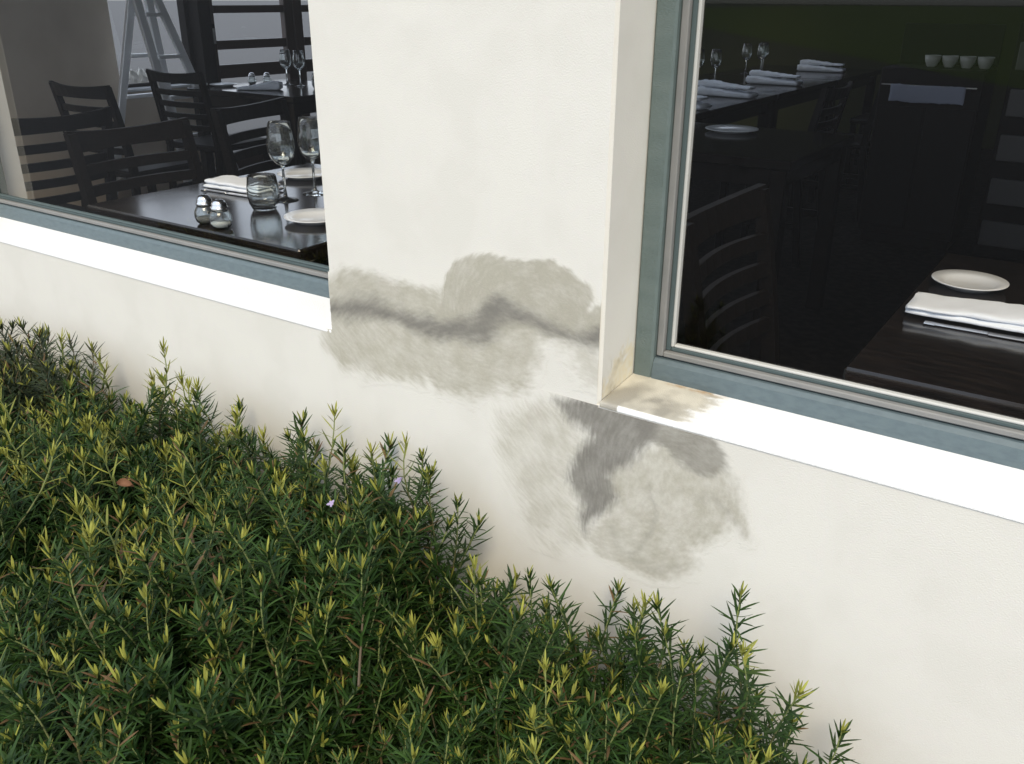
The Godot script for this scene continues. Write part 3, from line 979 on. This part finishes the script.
func make_interior() -> void:
	const TY := 0.745
	# tables
	make_table("dining_table", Vector3(-1.872, 0, -0.568), 0.81, 0.81, "dark polished table behind the glass with salt pot, tumbler and wine glasses on it")
	make_table("dining_table", Vector3(0.12, 0, -0.568), 0.81, 0.81, "dark polished table behind the glass holding one white plate and a long napkin")
	make_table("dining_table", Vector3(-4.38, 0, -2.82), 0.93, 0.78, "dark table beside the brown glazed doors, laid with two wine glasses")
	var row := []
	for k in 3:
		row.append(make_table("dining_table", Vector3(-2.25, 0, -3.62 - k * 1.22), 0.95, 1.2, ["first dark table in the long row of napkins, closest to the window", "middle dark table in the long row of napkins", "last dark table in the long row of napkins, deepest in the room"][k]))
	make_table("dining_table", Vector3(-1.35, 0, -2.35), 0.8, 0.8, "dark table in the gloom with a lone white plate")
	# chairs
	var c := make_chair("dark ladder-back chair pushed to the table with the salt and pepper pots")
	c.position = Vector3(-2.42, 0, -0.6)
	copy(c, "dining_chair", Vector3(-3.47, 0, -0.64), PI, "dark ladder-back chair turned away, back to back with the chair at the window table")
	copy(c, "dining_chair", Vector3(-4.2, 0, -1.62), PI / 2 + 0.05, "dark ladder-back chair standing alone before the taupe wall, left of the ladder")
	copy(c, "dining_chair", Vector3(-4.52, 0, -2.38), PI / 2 + 0.06, "dark ladder-back chair before the stepladder, at the table by the glazed doors")
	copy(c, "dining_chair", Vector3(-2.62, 0, -1.32), 0.22, "dark ladder-back chair half hidden by the pier, behind the two wine glasses")
	copy(c, "dining_chair", Vector3(-0.39, 0, -0.6), 0, "dark ladder-back chair at the table with the lone plate and long napkin")
	for k in 3:
		copy(c, "dining_chair", Vector3(-1.52, 0, -3.5 - k * 1.22), PI, ["dark chair at the first table of the napkin row", "dark chair at the middle table of the napkin row", "dark chair at the last table of the napkin row"][k])
	# window table on the left of the pier
	shaker(Vector3(-1.768, TY, -0.198), M.salt, "round glass salt pot with chrome lid on the window table")
	shaker(Vector3(-1.84, TY, -0.212), M.pepper, "round glass pepper pot with chrome lid beside the salt pot")
	tumbler(Vector3(-1.845, TY, -0.4), "stemless glass tumbler in front of the folded napkin")
	wine_glass(Vector3(-1.885, TY, -0.51), "wine glass beside the tumbler on the window table")
	wine_glass(Vector3(-1.885, TY, -0.62), "second wine glass next to the pier edge on the window table")
	plate(Vector3(-1.638, TY, -0.385), 0.08, "white side plate cut off by the pier edge on the window table")
	plate(Vector3(-2.09, TY, -0.78), 0.085, "white plate behind the wine glasses on the window table")
	napkin(Vector3(-2.1, TY, -0.545), 0.06, 0.22, 0.1, [[0.013, 0.013, 1.0, 1.0, 0.0], [0.013, 0.011, 0.99, 0.93, 0.008]], 5, "folded white napkin in two layers behind the tumbler")
	cutlery(Vector3(-2.08, TY, -0.475), 0.06, false, "steel knife lying along the two-layer napkin")
	# window table on the right of the pier
	plate(Vector3(-0.2, TY, -0.722), 0.069, "white side plate above the long napkin on the dark table")
	napkin(Vector3(-0.07, TY + 0.005, -0.52), 0.02, 0.39, 0.125, [[0.012, 0.016, 1.0, 1.0, 0.01], [0.008, 0.022, 0.985, 0.8, -0.03]], 15, "long white napkin folded over cutlery beside the side plate")
	cutlery(Vector3(-0.12, TY, -0.447), 0.02, false, "steel knife under the front edge of the long napkin")
	cutlery(Vector3(-0.1, TY, -0.595), -0.02, true, "steel fork behind the long napkin")
	# table beside the doors
	plate(Vector3(-4.73, TY, -2.62), 0.085, "white plate on the table beside the glazed doors")
	napkin(Vector3(-4.38, TY, -2.6), 0.55, 0.26, 0.09, [[0.016, 0.05, 1.0, 1.0, 0.0]], 25, "rolled white napkin on the table beside the glazed doors")
	shaker(Vector3(-4.7, TY, -2.82), M.salt, "small salt pot on the table beside the glazed doors")
	shaker(Vector3(-4.64, TY, -2.89), M.pepper, "small pepper pot on the table beside the glazed doors")
	wine_glass(Vector3(-4.5, TY, -2.93), "wine glass behind the rolled napkin by the glazed doors")
	wine_glass(Vector3(-4.36, TY, -2.91), "wine glass nearer the pier edge, by the glazed doors")
	tumbler(Vector3(-4.15, TY, -2.86), "tumbler at the far end of the table by the glazed doors")
	# long row deep in the room
	var ng := [Vector3(-1.98, TY, -3.25), Vector3(-1.98, TY, -3.92), Vector3(-2.02, TY, -4.85), Vector3(-2.1, TY, -6.15)]
	for k in 4:
		napkin(ng[k], -0.1 + 0.06 * k, 0.34, 0.13, [[0.05, 0.03, 1.0, 1.0, 0.0], [0.035, 0.015, 0.95, 0.7, 0.02]], 40 + k * 5, "white napkin on the first table of the long row" if k < 2 else ("white napkin on the middle table of the long row" if k == 2 else "white napkin on the last table of the long row"))
	for q in [[-2.42, -3.6, 0], [-2.34, -3.75, 0], [-2.47, -4.65, 1], [-2.38, -4.72, 1], [-2.5, -5.6, 2], [-2.42, -5.7, 2], [-2.46, -5.85, 2]]:
		wine_glass(Vector3(q[0], TY, q[1]), ["wine glass on the first table of the long row", "wine glass on the middle table of the long row", "wine glass on the last table of the long row"][q[2]], "wine glasses on the long row")
	plate(Vector3(-1.4, TY, -2.54), 0.11, "white plate alone on the dark table in the gloom")
	# waiter's sideboard with cups and a cloth, pale drawer chest beside it
	var sb := thing("sideboard", Vector3(-0.92, 0, -4.25), 0, "dark sideboard with cups on top and a tea towel on its front rail", "sideboard")
	solid(sb, "carcass", M.darkpost, Vector3(-0.26, 0.06, -0.2), Vector3(0.24, 0.93, 0.2), 0.006)
	solid(sb, "plinth", M.darkpost, Vector3(-0.24, 0, -0.18), Vector3(0.22, 0.059, 0.18))
	for k in 2:
		solid(sb, "door", M.darkpost, Vector3(-0.25 + k * 0.245, 0.1, 0.201), Vector3(-0.015 + k * 0.245, 0.74, 0.215), 0.004)
	solid(sb, "back_rail", M.darkpost, Vector3(-0.26, 0.931, -0.2), Vector3(0.24, 1.14, -0.18), 0.004)
	solid(sb, "towel_rail", M.steel, Vector3(-0.24, 0.845, 0.235), Vector3(0.22, 0.853, 0.243), 0.002)
	for xx in [-0.22, 0.2]:
		solid(sb, "bracket", M.steel, Vector3(xx - 0.006, 0.846, 0.2), Vector3(xx + 0.006, 0.852, 0.2348), 0.001)
	var cl := mb()
	var towel := mat(0.3, 0.33, 0.42, 0.95)
	cloth_slab(cl, 0.36, 0.085, 0.008, 0.008, 0.0, 77)
	var cloth := build(cl, "tea_towel", towel, null)
	cloth.position = Vector3(-0.93, 0.81, -4.006)
	cloth.rotation.x = PI / 2
	tag(cloth, "blue-grey folded tea towel hanging on the dark sideboard's rail", "towel")
	for k in 4:
		var st := mb()
		lathe(st, [Vector2(0, 0), Vector2(0.02, 0), Vector2(0.024, 0.004), Vector2(0.036, 0.03), Vector2(0.04, 0.058), Vector2(0.0385, 0.058), Vector2(0.034, 0.03), Vector2(0.02, 0.006), Vector2(0, 0.005)], 24)
		var cup := build(st, "cup", M.stoneware, null)
		cup.position = Vector3(-0.97 + k * 0.085, 0.931, -4.22)
		tag(cup, "off-white cup in the row on the dark sideboard", "cup", "cups on the sideboard")
	var dr := thing("drawer_chest", Vector3(-0.28, 0, -4.3), 0, "grey drawer chest standing beside the dark sideboard", "chest")
	solid(dr, "carcass", M.darkpost, Vector3(-0.3, 0, -0.2), Vector3(0.4, 1.16, 0.2), 0.004)
	for k in 5:
		solid(dr, "drawer", mat(0.085, 0.083, 0.08, 0.6), Vector3(-0.28, 0.06 + k * 0.22, 0.201), Vector3(0.38, 0.19 + k * 0.22, 0.22), 0.004)

# ---------------------------------------------------------------- outside things seen through the room
func make_ladder() -> void:
	var t := thing("stepladder", Vector3(-5.07, 0, -2.45), 0, "white aluminium stepladder standing before the side window and dark post", "ladder")
	# two tapering frames, rungs running along the end wall; [foot, top] of each stile
	var top := 1.42
	var frames := [
		[[Vector3(-0.17, 0, 0.405), Vector3(-0.1, top, 0.03)], [Vector3(-0.17, 0, -0.19), Vector3(-0.1, top, -0.015)]],
		[[Vector3(0.15, 0, 0.0), Vector3(0.07, top, 0.2)], [Vector3(0.15, 0, -0.41), Vector3(0.07, top, 0.1)]]]
	var st: SurfaceTool
	for f in frames:
		for q in f:
			st = mb()
			bar(st, q[0], q[1], 0.026, 0.05)
			build(st, "stile", M.alu, t)
		for k in 5:
			var u := (k + 1) / 6.0 - 0.02
			var a: Vector3 = f[0][0].lerp(f[0][1], u)
			var b2: Vector3 = f[1][0].lerp(f[1][1], u)
			st = mb()
			bar(st, a + Vector3(0, 0, -0.02), b2 + Vector3(0, 0, 0.02), 0.05, 0.022)
			build(st, "rung", M.alu, t)
	st = mb()
	cbox(st, Vector3(-0.015, top + 0.016, 0.09), Vector3(0.26, 0.03, 0.3), 0.006)
	build(st, "top_cap", M.alu, t)
	# crumpled dust sheet on the outside ledge
	st = mb()
	soft(st)
	var n := FastNoiseLite.new()
	n.seed = 4
	n.frequency = 16.0
	n.fractal_octaves = 3
	var nu := 40
	var g := []
	for i in nu + 1:
		var r := []
		for j in 21:
			var u := i / float(nu)
			var v := j / 20.0
			var e: float = min(min(u, 1.0 - u) * 5.0, min(v, 1.0 - v) * 3.0)
			e = clamp(e, 0.0, 1.0)
			var y: float = (0.03 + 0.085 * (0.5 + 0.9 * n.get_noise_2d(u * 0.4, v * 0.2))) * sqrt(e)
			r.append(Vector3(-0.05 + 0.1 * v + n.get_noise_2d(u, 9.0) * 0.01, max(y, 0.0) + 0.0005, -0.17 + 0.34 * u + n.get_noise_2d(v, 5.0) * 0.02))
		g.append(r)
	for i in nu:
		for j in 20:
			quad(st, g[i][j], g[i][j + 1], g[i + 1][j + 1], g[i + 1][j])
	var sheet := mat(0.78, 0.76, 0.7, 0.95)
	sheet.backlight = Color(0.9, 0.88, 0.8)
	var d := build(st, "dust_sheet", sheet, null)
	d.position = Vector3(XL - 0.25, 0.7005, -2.56)
	tag(d, "crumpled off-white dust sheet on the ledge outside the side window", "cloth")
	# card on the first door stile
	var nt := thing("notice", Vector3(-5.369, 0.955, -3.072), 0, "small white notice with dark heading on the brown door frame", "notice")
	solid(nt, "card", mat(0.7, 0.71, 0.71, 0.6), Vector3(0, 0, -0.036), Vector3(0.004, 0.1, 0.036), 0.0008)
	solid(nt, "heading", M.darkpost, Vector3(0, 0.1002, -0.036), Vector3(0.0045, 0.128, 0.036), 0.0008)

func make_ground() -> void:
	var st := mb()
	flat(st)
	quad(st, Vector3(-260, -0.15, 260), Vector3(260, -0.15, 260), Vector3(260, -0.15, -260), Vector3(-260, -0.15, -260))
	tag(build(st, "ground", M.paving, null), "grey paved ground around the building", "ground", "", "structure")
	st = mb()
	flat(st)
	var pts := [Vector3(-1, -0.146, 15.5), Vector3(-60, -0.146, 108.6), Vector3(-60, -0.146, 220), Vector3(200, -0.146, 220), Vector3(200, -0.146, 15.5)]
	for i in range(1, 4):
		tri(st, pts[0], pts[i], pts[i + 1])
	tag(build(st, "lawn", M.grass, null), "green lawn across from the restaurant windows", "lawn", "", "structure")
	st = mb()
	cbox(st, Vector3(-1.0, -0.09, 0.52), Vector3(8.6, 0.15, 1.02), 0.03)
	tag(build(st, "garden_bed", M.soil, null), "dark soil bed along the foot of the wall", "garden bed", "", "structure")

# ---------------------------------------------------------------- rosemary
func leaf(st: SurfaceTool, at: Vector3, dir: Vector3, up: Vector3, length: float, width: float, curl: float, col: Color) -> void:
	var side := dir.cross(up).normalized()
	var nrm := side.cross(dir).normalized()
	var prof := [0.55, 1.0, 1.0, 0.8, 0.12]
	var rows := []
	for i in 5:
		var u := i / 4.0
		var c := at + dir * (length * u) + nrm * (curl * length * u * u)
		var w: float = width * 0.5 * prof[i]
		rows.append([c - side * w - nrm * w * 0.45, c, c + side * w - nrm * w * 0.45])
	st.set_color(col)
	for i in 4:
		for k in 2:
			quad(st, rows[i][k], rows[i][k + 1], rows[i + 1][k + 1], rows[i + 1][k])

# kind: 0 dark, 1 yellow-tipped, 2 long yellow shoot, 3 dusky
func sprig_mesh(kind: int, sd: int) -> ArrayMesh:
	var rng := RandomNumberGenerator.new()
	rng.seed = sd
	var L := 0.23
	var st := mb()
	soft(st)
	var bend := Vector3(rng.randf_range(-1, 1), 0, rng.randf_range(-1, 1)) * 0.05
	var bend2 := Vector3(rng.randf_range(-1, 1), 0, rng.randf_range(-1, 1)) * 0.012
	var pos := func(s: float) -> Vector3:
		var u := s / L
		return Vector3(0, s, 0) + bend * u * u + bend2 * sin(u * 6.0)
	var green := Color(0.016, 0.04, 0.009)
	var mid := Color(0.036, 0.078, 0.015)
	var yellow := Color(0.29, 0.3, 0.06)
	if kind == 3:
		green = Color(0.028, 0.042, 0.022)
		mid = Color(0.05, 0.07, 0.03)
	var stem_low := Color(0.11, 0.085, 0.055)
	var stem_hi := Color(0.2, 0.24, 0.09) if kind != 3 else Color(0.14, 0.13, 0.08)
	# stem
	var segs := 8
	for i in segs:
		var s0 := L * i / segs
		var s1 := L * (i + 1) / segs
		var r0: float = lerp(0.0019, 0.0009, i / float(segs))
		var r1: float = lerp(0.0019, 0.0009, (i + 1) / float(segs))
		var c := stem_low.lerp(stem_hi, clamp((s0 / L - 0.3) * 2.0, 0.0, 1.0))
		st.set_color(c)
		for k in 5:
			var a0 := TAU * k / 5
			var a1 := TAU * (k + 1) / 5
			var p0: Vector3 = pos.call(s0)
			var p1: Vector3 = pos.call(s1)
			quad(st, p0 + Vector3(cos(a0), 0, -sin(a0)) * r0, p0 + Vector3(cos(a1), 0, -sin(a1)) * r0, p1 + Vector3(cos(a1), 0, -sin(a1)) * r1, p1 + Vector3(cos(a0), 0, -sin(a0)) * r1)
	var tip_len: float = [0.006, 0.026, 0.06, 0.004][kind]
	var s := L * 0.22
	var az := rng.randf() * TAU
	while s < L - 0.001:
		var from_tip := L - s
		var u := s / L
		var pair := 2
		var young: float = smoothstep(tip_len * 1.25, tip_len * 0.55, from_tip)
		var spread: float = lerp(1.25, 0.95, u)
		if from_tip < 0.03:
			spread = lerp(0.36, 0.95, from_tip / 0.03)
		if kind == 2 and from_tip < tip_len:
			spread *= 0.8
		for k in pair:
			var reps := 2 if kind != 2 or from_tip > tip_len or from_tip < 0.014 else 1
			for q in reps:
				var a := az + PI * k + rng.randf_range(-0.35, 0.35) + q * rng.randf_range(0.4, 0.9)
				var el: float = spread * rng.randf_range(0.8, 1.2)
				var dir := Vector3(cos(a) * sin(el), cos(el), sin(a) * sin(el)).normalized()
				var up := Vector3(-cos(a) * cos(el), sin(el), -sin(a) * cos(el))
				var ln: float = rng.randf_range(0.027, 0.041) * (0.75 if q == 1 else 1.0)
				if from_tip < 0.03:
					ln *= lerp(0.62, 1.0, from_tip / 0.03)
				if kind == 3:
					ln *= 1.1
				var c := green.lerp(mid, pow(rng.randf(), 2.0) * 0.9)
				if rng.randf() < 0.025:
					c = Color(0.12, 0.075, 0.035)
				c = c.lerp(yellow, young * rng.randf_range(0.65, 1.0))
				var br := rng.randf_range(0.8, 1.2)
				c = Color(c.r * br, c.g * br, c.b * br)
				leaf(st, pos.call(s + rng.randf_range(-0.002, 0.002)), dir, up, ln, rng.randf_range(0.0029, 0.0041) * (0.8 if young > 0.5 else 1.0), rng.randf_range(-0.42, 0.15) * (0.5 if young > 0.5 else 1.0), c)
		az += PI / 2 + rng.randf_range(-0.3, 0.3)
		var gap := 0.0088
		if kind == 2 and from_tip < tip_len * 1.6 and from_tip > 0.02:
			gap = 0.015
		if from_tip < 0.015:
			gap = 0.005
		s += gap
	st.index()
	st.generate_normals()
	return st.commit()

const PROF := [[-3.3, 0.4], [-2.45, 0.44], [-2.2, 0.47], [-2.0, 0.465], [-1.93, 0.38], [-1.75, 0.43], [-1.6, 0.47], [-1.37, 0.435], [-1.14, 0.455], [-0.99, 0.49], [-0.86, 0.45], [-0.78, 0.35], [-0.59, 0.34], [-0.46, 0.32], [-0.36, 0.32], [-0.28, 0.31], [-0.21, 0.25], [-0.15, 0.16], [-0.1, 0.1]]

func prof(x: float) -> float:
	for i in PROF.size() - 1:
		if x <= PROF[i + 1][0]:
			return lerp(float(PROF[i][1]), float(PROF[i + 1][1]), clamp((x - PROF[i][0]) / (PROF[i + 1][0] - PROF[i][0]), 0.0, 1.0))
	return 0.12

func make_rosemary() -> void:
	var rng := RandomNumberGenerator.new()
	rng.seed = 77
	var lump := FastNoiseLite.new()
	lump.seed = 12
	lump.frequency = 5.0
	lump.fractal_octaves = 2
	var meshes := []
	for kind in 4:
		var a := []
		for v in 7:
			a.append(sprig_mesh(kind, 1000 + kind * 50 + v))
		meshes.append(a)
	var defs := [
		[-9.0, -1.93, "dusky grey-green rosemary bush at the far end of the hedge under the window", 3],
		[-1.93, -1.12, "tall rosemary bush with many yellow-tipped shoots under the white sill", 0],
		[-1.12, -0.68, "dense dark rosemary bush below the upper cement smear", 0],
		[-0.68, 9.0, "low thin rosemary bush with bare woody stems below the lower cement smear", 0]]
	var bushes := []
	var fills := []
	for d in defs:
		var b := thing("rosemary_bush", Vector3.ZERO, 0, d[2], "bush", "rosemary bushes along the wall")
		bushes.append(b)
		fills.append([])
	var cx := [-2.25, -1.5, -0.9, -0.42]
	for i in 4:
		bushes[i].position = Vector3(cx[i], 0.005, 0.35)
	# sprigs on a jittered grid over the bed
	var stp := 0.039
	var x := -3.2
	while x < -0.1:
		var z := 0.1
		while z < 1.0:
			var px := x + rng.randf_range(-0.5, 0.5) * stp
			var pz := z + rng.randf_range(-0.5, 0.5) * stp
			z += stp
			var right_edge := -0.18 - 0.08 * smoothstep(0.1, 0.5, pz)
			if px > right_edge:
				continue
			var b := 0
			while px + lump.get_noise_2d(px * 2.0, pz * 2.0) * 0.15 > defs[b][1]:
				b += 1
			var h := prof(px + lump.get_noise_2d(pz * 3.0, 7.0) * 0.04)
			h += lump.get_noise_2d(px, pz) * 0.05 - 0.03
			h -= 0.05 * smoothstep(0.25, 0.6, pz) * smoothstep(-1.3, -0.7, px)
			h -= 0.2 * smoothstep(0.82, 1.02, pz)
			h += pow(rng.randf(), 2.2) * 0.115 - 0.036
			var kind := 0
			var r := rng.randf()
			var ychance: float = lerp(0.42, 0.13, smoothstep(-1.3, -0.75, px)) * lerp(1.0, 0.4, smoothstep(0.35, 0.6, pz))
			if defs[b][3] == 3:
				kind = 3 if r > 0.12 else 1
			elif r < ychance * 0.55:
				kind = 1
			elif r < ychance:
				kind = 2
				h += rng.randf_range(0.01, 0.045)
			var sc := rng.randf_range(0.95, 1.45)
			if b == 3:
				sc *= 0.92
			var lean := Vector2(rng.randfn(0, 0.1), rng.randfn(0, 0.1) + 0.02)
			if px > -0.4:
				lean.x += 0.25 * (px + 0.4) / 0.25
			var bs := Basis(Vector3(lean.y, 0, -lean.x).normalized(), lean.length()) * Basis(Vector3.UP, rng.randf() * TAU)
			bs = bs.scaled(Vector3.ONE * sc)
			var tip := Vector3(px, h, max(pz, 0.1))
			var org := tip - bs * Vector3(0, 0.23, 0)
			org.z = max(org.z, 0.05)
			var mesh: Mesh = meshes[kind][rng.randi() % 7]
			# what the path in front of the window can see is built sprig by sprig
			var seen: bool = pz < 0.95 - 0.69 * (px + 0.945) + 0.02 and pz < 0.42 + 0.53 * (px + 1.98) + 0.03 and px > -2.35 or (pz < 0.3 and px > -2.35)
			if pz > 0.96 - 0.69 * (px + 0.945):
				seen = false
			var xf := Transform3D(bs, org - bushes[b].position)
			if seen:
				var o := MeshInstance3D.new()
				o.mesh = mesh
				o.material_override = M.leaf
				o.name = "sprig"
				o.transform = xf
				bushes[b].add_child(o, true)
			else:
				fills[b].append([xf, kind])
			# a lower, wider-leaning layer underneath
			for q in 2:
				var l2 := Vector2(rng.randfn(0, 0.4), rng.randfn(0, 0.4))
				var b2 := Basis(Vector3(l2.y, 0, -l2.x).normalized(), l2.length()) * Basis(Vector3.UP, rng.randf() * TAU)
				b2 = b2.scaled(Vector3.ONE * rng.randf_range(0.95, 1.3))
				var t2 := Vector3(px + rng.randf_range(-0.02, 0.02), h - rng.randf_range(0.04, 0.13) - q * 0.05, pz + rng.randf_range(-0.02, 0.02))
				var o2 := t2 - b2 * Vector3(0, 0.23, 0)
				o2.z += max(0.0, 0.1 - t2.z) + max(0.0, 0.05 - o2.z)
				fills[b].append([Transform3D(b2, o2 - bushes[b].position), 3 if kind == 3 else 0])
		x += stp
	for b in 4:
		for kind in [0, 1, 2, 3]:
			var list: Array = fills[b].filter(func(e): return e[1] == kind)
			if list.is_empty():
				continue
			var mm := MultiMesh.new()
			mm.transform_format = MultiMesh.TRANSFORM_3D
			mm.mesh = meshes[kind][3]
			mm.instance_count = list.size()
			for i in list.size():
				mm.set_instance_transform(i, list[i][0])
			var mi := MultiMeshInstance3D.new()
			mi.multimesh = mm
			mi.material_override = M.leaf
			mi.name = "inner_foliage"
			mi.set_meta("kind", "stuff")
			bushes[b].add_child(mi, true)
		# woody stems from the soil up into the foliage
		var c: Vector3 = bushes[b].position
		for k in 9:
			var st := mb()
			var p := Vector3(rng.randf_range(-0.06, 0.06), 0.0, rng.randf_range(-0.08, 0.08))
			var out := Vector3(rng.randf_range(-0.3, 0.3), 0, rng.randf_range(-0.28, 0.28))
			var top := prof(c.x + out.x) - 0.2
			var pts := []
			var rad := []
			for i in 9:
				var u := i / 8.0
				pts.append(p + out * pow(u, 1.2) + Vector3(sin(u * 7.0 + k) * 0.012, top * u, cos(u * 6.0 + k) * 0.012))
				rad.append(lerp(0.009, 0.0028, u))
			tube(st, pts, rad, 6)
			build(st, "woody_stem", M.bark, bushes[b])
	# single shoots that stand out against the wall
	var solo := [[-1.597, 0.572, 0.14, 2, 1], [-1.5, 0.515, 0.12, 1, 1], [-1.44, 0.5, 0.11, 0, 1], [-2.02, 0.5, 0.12, 3, 0], [-2.08, 0.505, 0.13, 3, 0], [-1.97, 0.485, 0.11, 3, 0], [-2.14, 0.5, 0.12, 3, 0], [-1.143, 0.515, 0.12, 2, 2], [-0.99, 0.515, 0.12, 1, 2], [-0.93, 0.51, 0.12, 0, 2], [-0.87, 0.5, 0.11, 1, 2], [-0.575, 0.41, 0.11, 0, 3], [-0.455, 0.4, 0.1, 1, 3], [-0.345, 0.41, 0.1, 0, 3], [-0.283, 0.448, 0.11, 0, 3], [-0.235, 0.405, 0.12, 1, 3], [-0.205, 0.39, 0.13, 1, 3], [-0.16, 0.275, 0.11, 0, 3], [-0.185, 0.29, 0.13, 0, 3], [-0.14, 0.26, 0.14, 0, 3]]
	for q in solo:
		var o := MeshInstance3D.new()
		o.mesh = meshes[q[3]][rng.randi() % 7]
		o.material_override = M.leaf
		o.name = "sprig"
		var bs := Basis.from_scale(Vector3.ONE * 1.15) * Basis(Vector3(0, 0, 1), -0.25 if q[0] > -0.24 else rng.randf_range(-0.1, 0.1)) * Basis(Vector3.UP, rng.randf() * TAU)
		o.transform = Transform3D(bs, Vector3(q[0], q[1], q[2]) - bs * Vector3(0, 0.23, 0) - bushes[q[4]].position)
		bushes[q[4]].add_child(o, true)
	# small flowers
	for q in [[-1.003, 0.455, 0.235, 2], [-0.93, 0.48, 0.14, 2]]:
		var st := mb()
		soft(st)
		for k in 5:
			var a := TAU * k / 5 + 0.3
			var d := Vector3(cos(a), 0.35, sin(a)).normalized()
			st.set_color(Color(0.52, 0.42, 0.68))
			leaf(st, Vector3.ZERO, d, Vector3.UP, 0.004 + 0.0022 * ((k * 2) % 5) * 0.5, 0.0042, -0.3, Color(0.36, 0.3, 0.5))
		var f := build(st, "flower", M.leaf, bushes[q[3]])
		f.position = Vector3(q[0], q[1], q[2]) - bushes[q[3]].position
		f.rotation = Vector3(0.9, 0.5, 0)
	# a dead leaf caught on top
	var dl := mb()
	soft(dl)
	var g := []
	for i in 9:
		var r := []
		for j in 7:
			var u := i / 8.0
			var v := j / 6.0 - 0.5
			var w := sin(u * PI) * 0.026
			r.append(Vector3((u - 0.5) * 0.05, 0.012 * (v * v * 4.0) + 0.006 * sin(u * 5.0), v * w))
		g.append(r)
	for i in 8:
		for j in 6:
			quad(dl, g[i][j + 1], g[i][j], g[i + 1][j], g[i + 1][j + 1])
	var dead := mat(0.17, 0.08, 0.04, 0.85)
	dead.cull_mode = BaseMaterial3D.CULL_DISABLED
	var dlo := build(dl, "dead_leaf", dead, null)
	dlo.scale = Vector3.ONE * 0.62
	dlo.position = Vector3(-1.304, 0.482, 0.424)
	dlo.rotation = Vector3(0.5, 0.4, 0.1)
	tag(dlo, "curled brown dead leaf caught in the yellow-tipped rosemary", "leaf")

# ---------------------------------------------------------------- scene
func _ready() -> void:
	var cam := Camera3D.new()
	cam.name = "camera"
	cam.fov = 46.49
	cam.near = 0.02
	cam.far = 600.0
	var rgt := Vector3(0.82657863, 0.00451876, -0.56280312)
	var upv := Vector3(-0.22696679, 0.91772946, -0.3259735)
	var fwd := Vector3(-0.51502801, -0.39718035, -0.75960116)
	cam.transform = Transform3D(Basis(rgt, upv, -fwd).orthonormalized(), Vector3(0, 1.26, 1.159))
	add_child(cam)
	cam.current = true

	var env := Environment.new()
	env.background_mode = Environment.BG_SKY
	var sky := Sky.new()
	var sm := ProceduralSkyMaterial.new()
	sm.sky_top_color = Color(0.85, 0.905, 0.985)
	sm.sky_horizon_color = Color(0.8, 0.82, 0.84)
	sm.sky_curve = 0.2
	sm.ground_horizon_color = Color(0.5, 0.5, 0.48)
	sm.ground_bottom_color = Color(0.3, 0.3, 0.29)
	sm.sky_energy_multiplier = 1.0
	sky.sky_material = sm
	env.sky = sky
	env.tonemap_mode = Environment.TONE_MAPPER_LINEAR
	env.tonemap_exposure = 2.0
	env.sdfgi_enabled = true
	env.ssao_enabled = true
	env.ssil_enabled = true
	var we := WorldEnvironment.new()
	we.name = "world_environment"
	we.environment = env
	add_child(we)

	var sun := DirectionalLight3D.new()
	sun.name = "sun"
	sun.light_energy = 0.42
	sun.light_color = Color(1.0, 0.94, 0.83)
	sun.light_angular_distance = 26.0
	sun.shadow_enabled = true
	add_child(sun)
	sun.look_at_from_position(Vector3(2.2, 5.0, 3.6), Vector3.ZERO)

	make_materials()
	make_ground()
	make_building()
	make_interior()
	make_ladder()
	make_rosemary()
